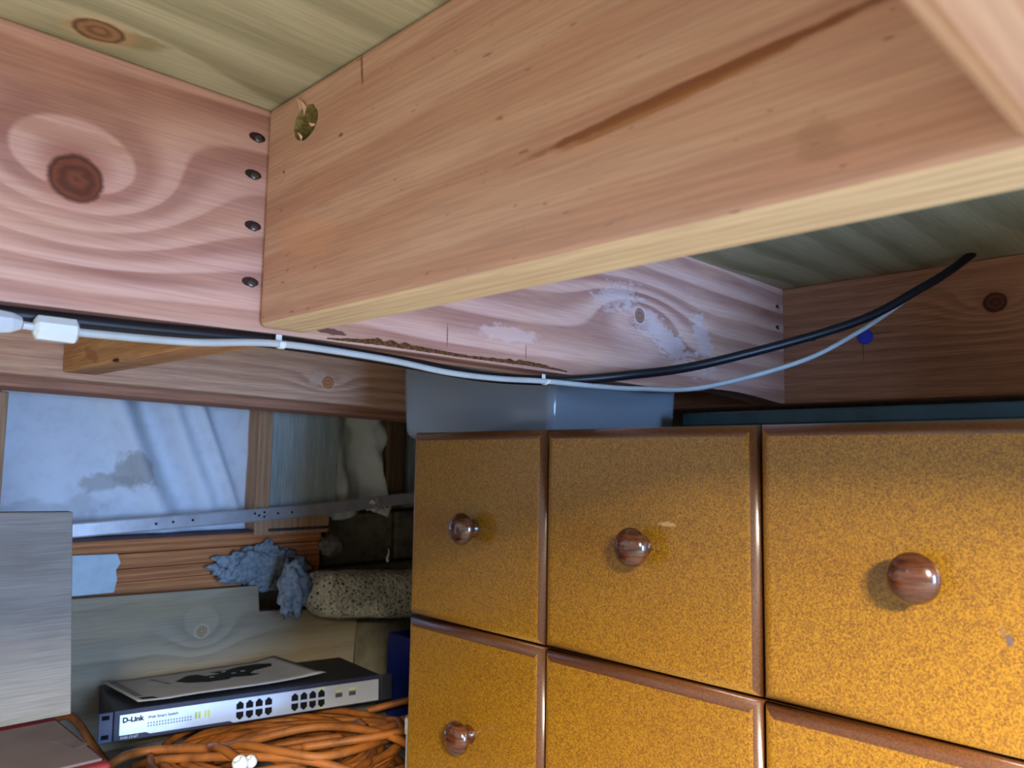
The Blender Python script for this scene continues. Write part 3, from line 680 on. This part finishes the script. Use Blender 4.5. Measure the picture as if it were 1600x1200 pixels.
# ================================================================ chest of drawers
XC, ZT = 0.63, 0.5358
cols = [(0.8195, 0.5875), (0.5855, 0.3385), (0.3365, 0.0895)]
rows = [(0.3062, ZT), (0.0745, 0.3035)]
ch = empty('chest_of_drawers', (0.89, 0.4545, 0.0), 'amber varnished chest of square drawers with round wooden knobs', 'chest of drawers')
cb = (0.89, 0.4545, 0.0)
def cbox(name, *a, mat=m_carcass, bev=0.002): 
    o = box(name, *a, mat, bev, 2, ch, cb); o.location = (0, 0, 0); return o
D0 = XC+0.019
cbox('side_panel', D0, 1.15, 0.800, 0.817, 0.0, ZT-0.004); cbox('side_panel', D0, 1.15, 0.092, 0.109, 0.0, ZT-0.004)
cbox('top_panel', D0, 1.15, 0.110, 0.799, ZT-0.022, ZT-0.004); cbox('back_panel', 1.138, 1.15, 0.110, 0.799, 0.06, ZT-0.023)
cbox('plinth', D0+0.03, D0+0.05, 0.110, 0.799, 0.0, 0.06)
def drawer_front(y1, y0, z0, z1):
    """slab with a wide rounded front edge; edge shade is painted in as a darker colour, widest on top and right"""
    bm = bmesh.new(); t = 0.018; R = 0.0105; n = 8; rings = []
    for i in range(n+2):
        if i == 0: ins, x = 0, XC+t
        else:
            a = (i-1)/n*math.pi/2; ins = R*(1-math.cos(a)); x = XC+R*0.95*(1-math.sin(a))
        rings.append([bm.verts.new((x, y, z)) for y, z in ((y0+ins, z0+ins), (y1-ins, z0+ins), (y1-ins, z1-ins), (y0+ins, z1-ins))])
    for j, (a, b) in enumerate(zip(rings, rings[1:])):
        for k in range(4):
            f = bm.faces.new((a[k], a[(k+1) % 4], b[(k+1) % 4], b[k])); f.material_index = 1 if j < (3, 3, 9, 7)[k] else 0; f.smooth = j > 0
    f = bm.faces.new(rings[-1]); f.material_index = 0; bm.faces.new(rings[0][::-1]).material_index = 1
    return bm
KP = [(0.0095, 0.0), (0.0105, 0.0015), (0.0085, 0.004), (0.0075, 0.008), (0.009, 0.0115), (0.0135, 0.0135), (0.0172, 0.016), (0.0186, 0.0195), (0.0180, 0.0225), (0.0155, 0.0258), (0.0115, 0.0282), (0.006, 0.0297), (0, 0.0302)]
for (y1, y0) in cols:
    for (z0, z1) in rows:
        bm = drawer_front(y1, y0, z0, z1); base_shift(bm, cb)
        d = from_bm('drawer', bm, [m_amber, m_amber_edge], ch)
        yk, zk = (y0+y1)/2-0.006, (z0+z1)/2+0.001
        bm = bm_lathe(KP, 40); bmesh.ops.rotate(bm, verts=bm.verts, matrix=Matrix.Rotation(-math.pi/2, 3, 'Y'))
        bmesh.ops.translate(bm, verts=bm.verts, vec=Vector((XC-0.0003, yk, zk))-Vector(cb)); kn = from_bm('knob', bm, m_knob, d, smooth=True)
        kn['label'] = 'round glossy mahogany knob'
        # drawer box behind the front
        bm = bm_box(XC+0.019, 1.10, y0+0.02, y1-0.02, z0+0.02, z1-0.04, 0); base_shift(bm, cb); from_bm('drawer_box', bm, m_carcass, d)

# translucent tub and dark flat case on the chest
def make_tub():
    M = Mat('translucent_plastic', 0.12, 0.5); M.b.inputs['Base Color'].default_value = lin((178, 190, 200))
    M.b.inputs['Transmission Weight'].default_value = 0.45; M.b.inputs['IOR'].default_value = 1.45
    M.b.inputs['Alpha'].default_value = 0.72
    return M.m
m_tub = make_tub()
def rrect(x0, x1, y0, y1, r, n=6):
    out = []
    for cx, cy, a0 in ((x1-r, y1-r, 0), (x0+r, y1-r, 90), (x0+r, y0+r, 180), (x1-r, y0+r, 270)):
        for i in range(n+1): a = math.radians(a0+90*i/n); out.append((cx+r*math.cos(a), cy+r*math.sin(a)))
    return out
tb = empty('storage_tub', (0.88, 0.835, ZT-0.0035), 'translucent blue-grey plastic tub standing on the chest end', 'storage tub')
bm = bmesh.new(); lv = []
for inset, z in ((0.013, 0.0), (0.007, 0.002), (0.003, 0.007), (0.001, 0.014), (0.0, 0.03), (-0.006, 0.17), (-0.0035, 0.17), (0.0025, 0.03), (0.0045, 0.012), (0.012, 0.0035)):
    lv.append([bm.verts.new((x-0.88, y-0.835, z)) for x, y in rrect(0.742+inset, 1.02-inset, 0.678+inset, 0.992-inset, 0.014)])
for a, b in zip(lv, lv[1:]):
    for k in range(len(a)): bm.faces.new((a[k], a[(k+1) % len(a)], b[(k+1) % len(a)], b[k]))
bm.faces.new(lv[0][::-1]); bm.faces.new(lv[-1])
from_bm('tub_wall', bm, m_tub, tb, smooth=True)
bm = bmesh.new(); lv = []
for inset, z in ((-0.0065, 0.160), (-0.010, 0.162), (-0.010, 0.171), (-0.0065, 0.171)):
    lv.append([bm.verts.new((x-0.88, y-0.835, z)) for x, y in rrect(0.742+inset, 1.02-inset, 0.678+inset, 0.992-inset, 0.018)])
lv.append(lv[0])
for a, b in zip(lv, lv[1:]):
    for k in range(len(a)): bm.faces.new((a[k], a[(k+1) % len(a)], b[(k+1) % len(a)], b[k]))
from_bm('tub_rim', bm, m_tub, tb, smooth=True)
tc = empty('flat_case', (1.05, 0.37, ZT-0.0035), 'dark teal flat case lying on top of the chest', 'case')
m_teal = plain('dark_teal_plastic', (36, 62, 66), 0.45, 0.4)
box('case_base', -0.09, 0.095, -0.25, 0.255, 0, 0.020, m_teal, 0.003, 2, tc, (0, 0, 0)).location = (0, 0, 0)
box('case_lid', -0.092, 0.097, -0.252, 0.257, 0.021, 0.040, m_teal, 0.003, 2, tc, (0, 0, 0)).location = (0, 0, 0)

# ================================================================ cables along the blocking
bc = tube('black_cable', [(-0.15, 0.626, 0.5940), (0.05, 0.624, 0.5945), (0.20, 0.624, 0.5962), (0.32, 0.622, 0.5990), (0.46, 0.628, 0.5965), (0.58, 0.630, 0.5915), (0.68, 0.612, 0.595), (0.76, 0.575, 0.6055), (0.87, 0.528, 0.628), (1.03, 0.414, 0.687), (1.12, 0.357, 0.741), (1.17, 0.337, 0.770), (1.213, 0.320, 0.7986)], 0.0058, m_black, seg=12)
tag(bc, 'thick black cable sagging along the board and up to the plywood', 'cable')
wc = tube('white_cable', [(0.168, 0.612, 0.5862), (0.25, 0.610, 0.5885), (0.324, 0.607, 0.5955), (0.433, 0.612, 0.5945), (0.511, 0.612, 0.589), (0.58, 0.611, 0.5885), (0.65, 0.606, 0.591), (0.72, 0.59, 0.590), (0.78, 0.57, 0.5905), (0.86, 0.531, 0.5965), (0.98, 0.462, 0.6355), (1.06, 0.42, 0.679), (1.12, 0.391, 0.719), (1.20, 0.349, 0.779), (1.225, 0.335, 0.7986)], 0.0031, m_white, seg=10)
tag(wc, 'thin grey-white network cable clipped below the black cable', 'cable')
cp = empty('cable_coupler', (0.158, 0.6125, 0.5775), 'white box-shaped cable coupler hanging near the left edge', 'coupler')
def taper(name, sec, mat, parent, smooth=False):
    bm = bmesh.new(); prev = None
    for x, hy, hz, cz in sec:
        c = 0.35
        ring = [bm.verts.new((x, hy*a, cz+hz*b)) for a, b in ((-1, -c), (-1, c), (-c, 1), (c, 1), (1, c), (1, -c), (c, -1), (-c, -1))]
        if prev:
            for i in range(8): bm.faces.new((prev[i], prev[(i+1) % 8], ring[(i+1) % 8], ring[i]))
        else: bm.faces.new(ring[::-1])
        prev = ring
    bm.faces.new(prev); return from_bm(name, bm, mat, parent, smooth=smooth)
taper('coupler_body', [(-0.0150, 0.0045, 0.0045, 0.0092), (-0.0128, 0.0075, 0.0082, 0.0092), (0.0108, 0.0078, 0.0084, 0.0090), (0.0128, 0.005, 0.006, 0.0090)], m_coupler, cp)
taper('plug_latch', [(-0.0215, 0.003, 0.0025, 0.0095), (-0.0150, 0.003, 0.0025, 0.0092)], m_clear, cp)
pgx = empty('cable_plug_boot', (0.118, 0.6125, 0.5785), 'grey plastic plug boot to the left of the white coupler', 'plug')
taper('boot_body', [(-0.05, 0.0032, 0.0034, 0.0085), (-0.02, 0.0045, 0.005, 0.0088), (0.004, 0.0062, 0.0076, 0.009), (0.012, 0.0058, 0.0066, 0.0092), (0.0178, 0.004, 0.004, 0.0095)], m_clear, pgx)
tag(tube('white_cable_tail', [(-0.15, 0.614, 0.585), (-0.02, 0.613, 0.586), (0.067, 0.6125, 0.587)], 0.0031, m_white, seg=10), 'grey-white cable tail leading off the left edge into the plug boot', 'cable')
def clip(x, y, z, w, lab, mat, tilt=0.0):
    e = empty('cable_clip', (x, y, z-0.005), lab, 'clip', 0, 'clips on the white cable')
    bm = bmesh.new(); prev = None; r0, r1 = 0.0034, 0.0042
    N = 14
    for i in range(N+1):
        a = math.radians(-200+230*i/N)
        ring = [bm.verts.new((s*w/2+tilt*rr*math.sin(a), rr*math.cos(a), 0.005+rr*math.sin(a))) for s, rr in ((-1, r0), (-1, r1), (1, r1), (1, r0))]
        if prev:
            for k in range(4): bm.faces.new((prev[k], prev[(k+1) % 4], ring[(k+1) % 4], ring[k]))
        else: bm.faces.new(ring[::-1])
        prev = ring
    bm.faces.new(prev); from_bm('clip_band', bm, mat, e)
    bm = bm_box(-w/2, w/2, 0.0032, 0.0044, 0.004, 0.0135, 0.0003, 1); from_bm('clip_tab', bm, mat, e)
clip(0.325, 0.607, 0.5955, 0.0055, 'pale clip holding the white cable below the end of the large joist', m_coupler)
clip(0.652, 0.606, 0.591, 0.0055, 'pale clip on the white cable above the translucent tub', m_coupler, 0.6)
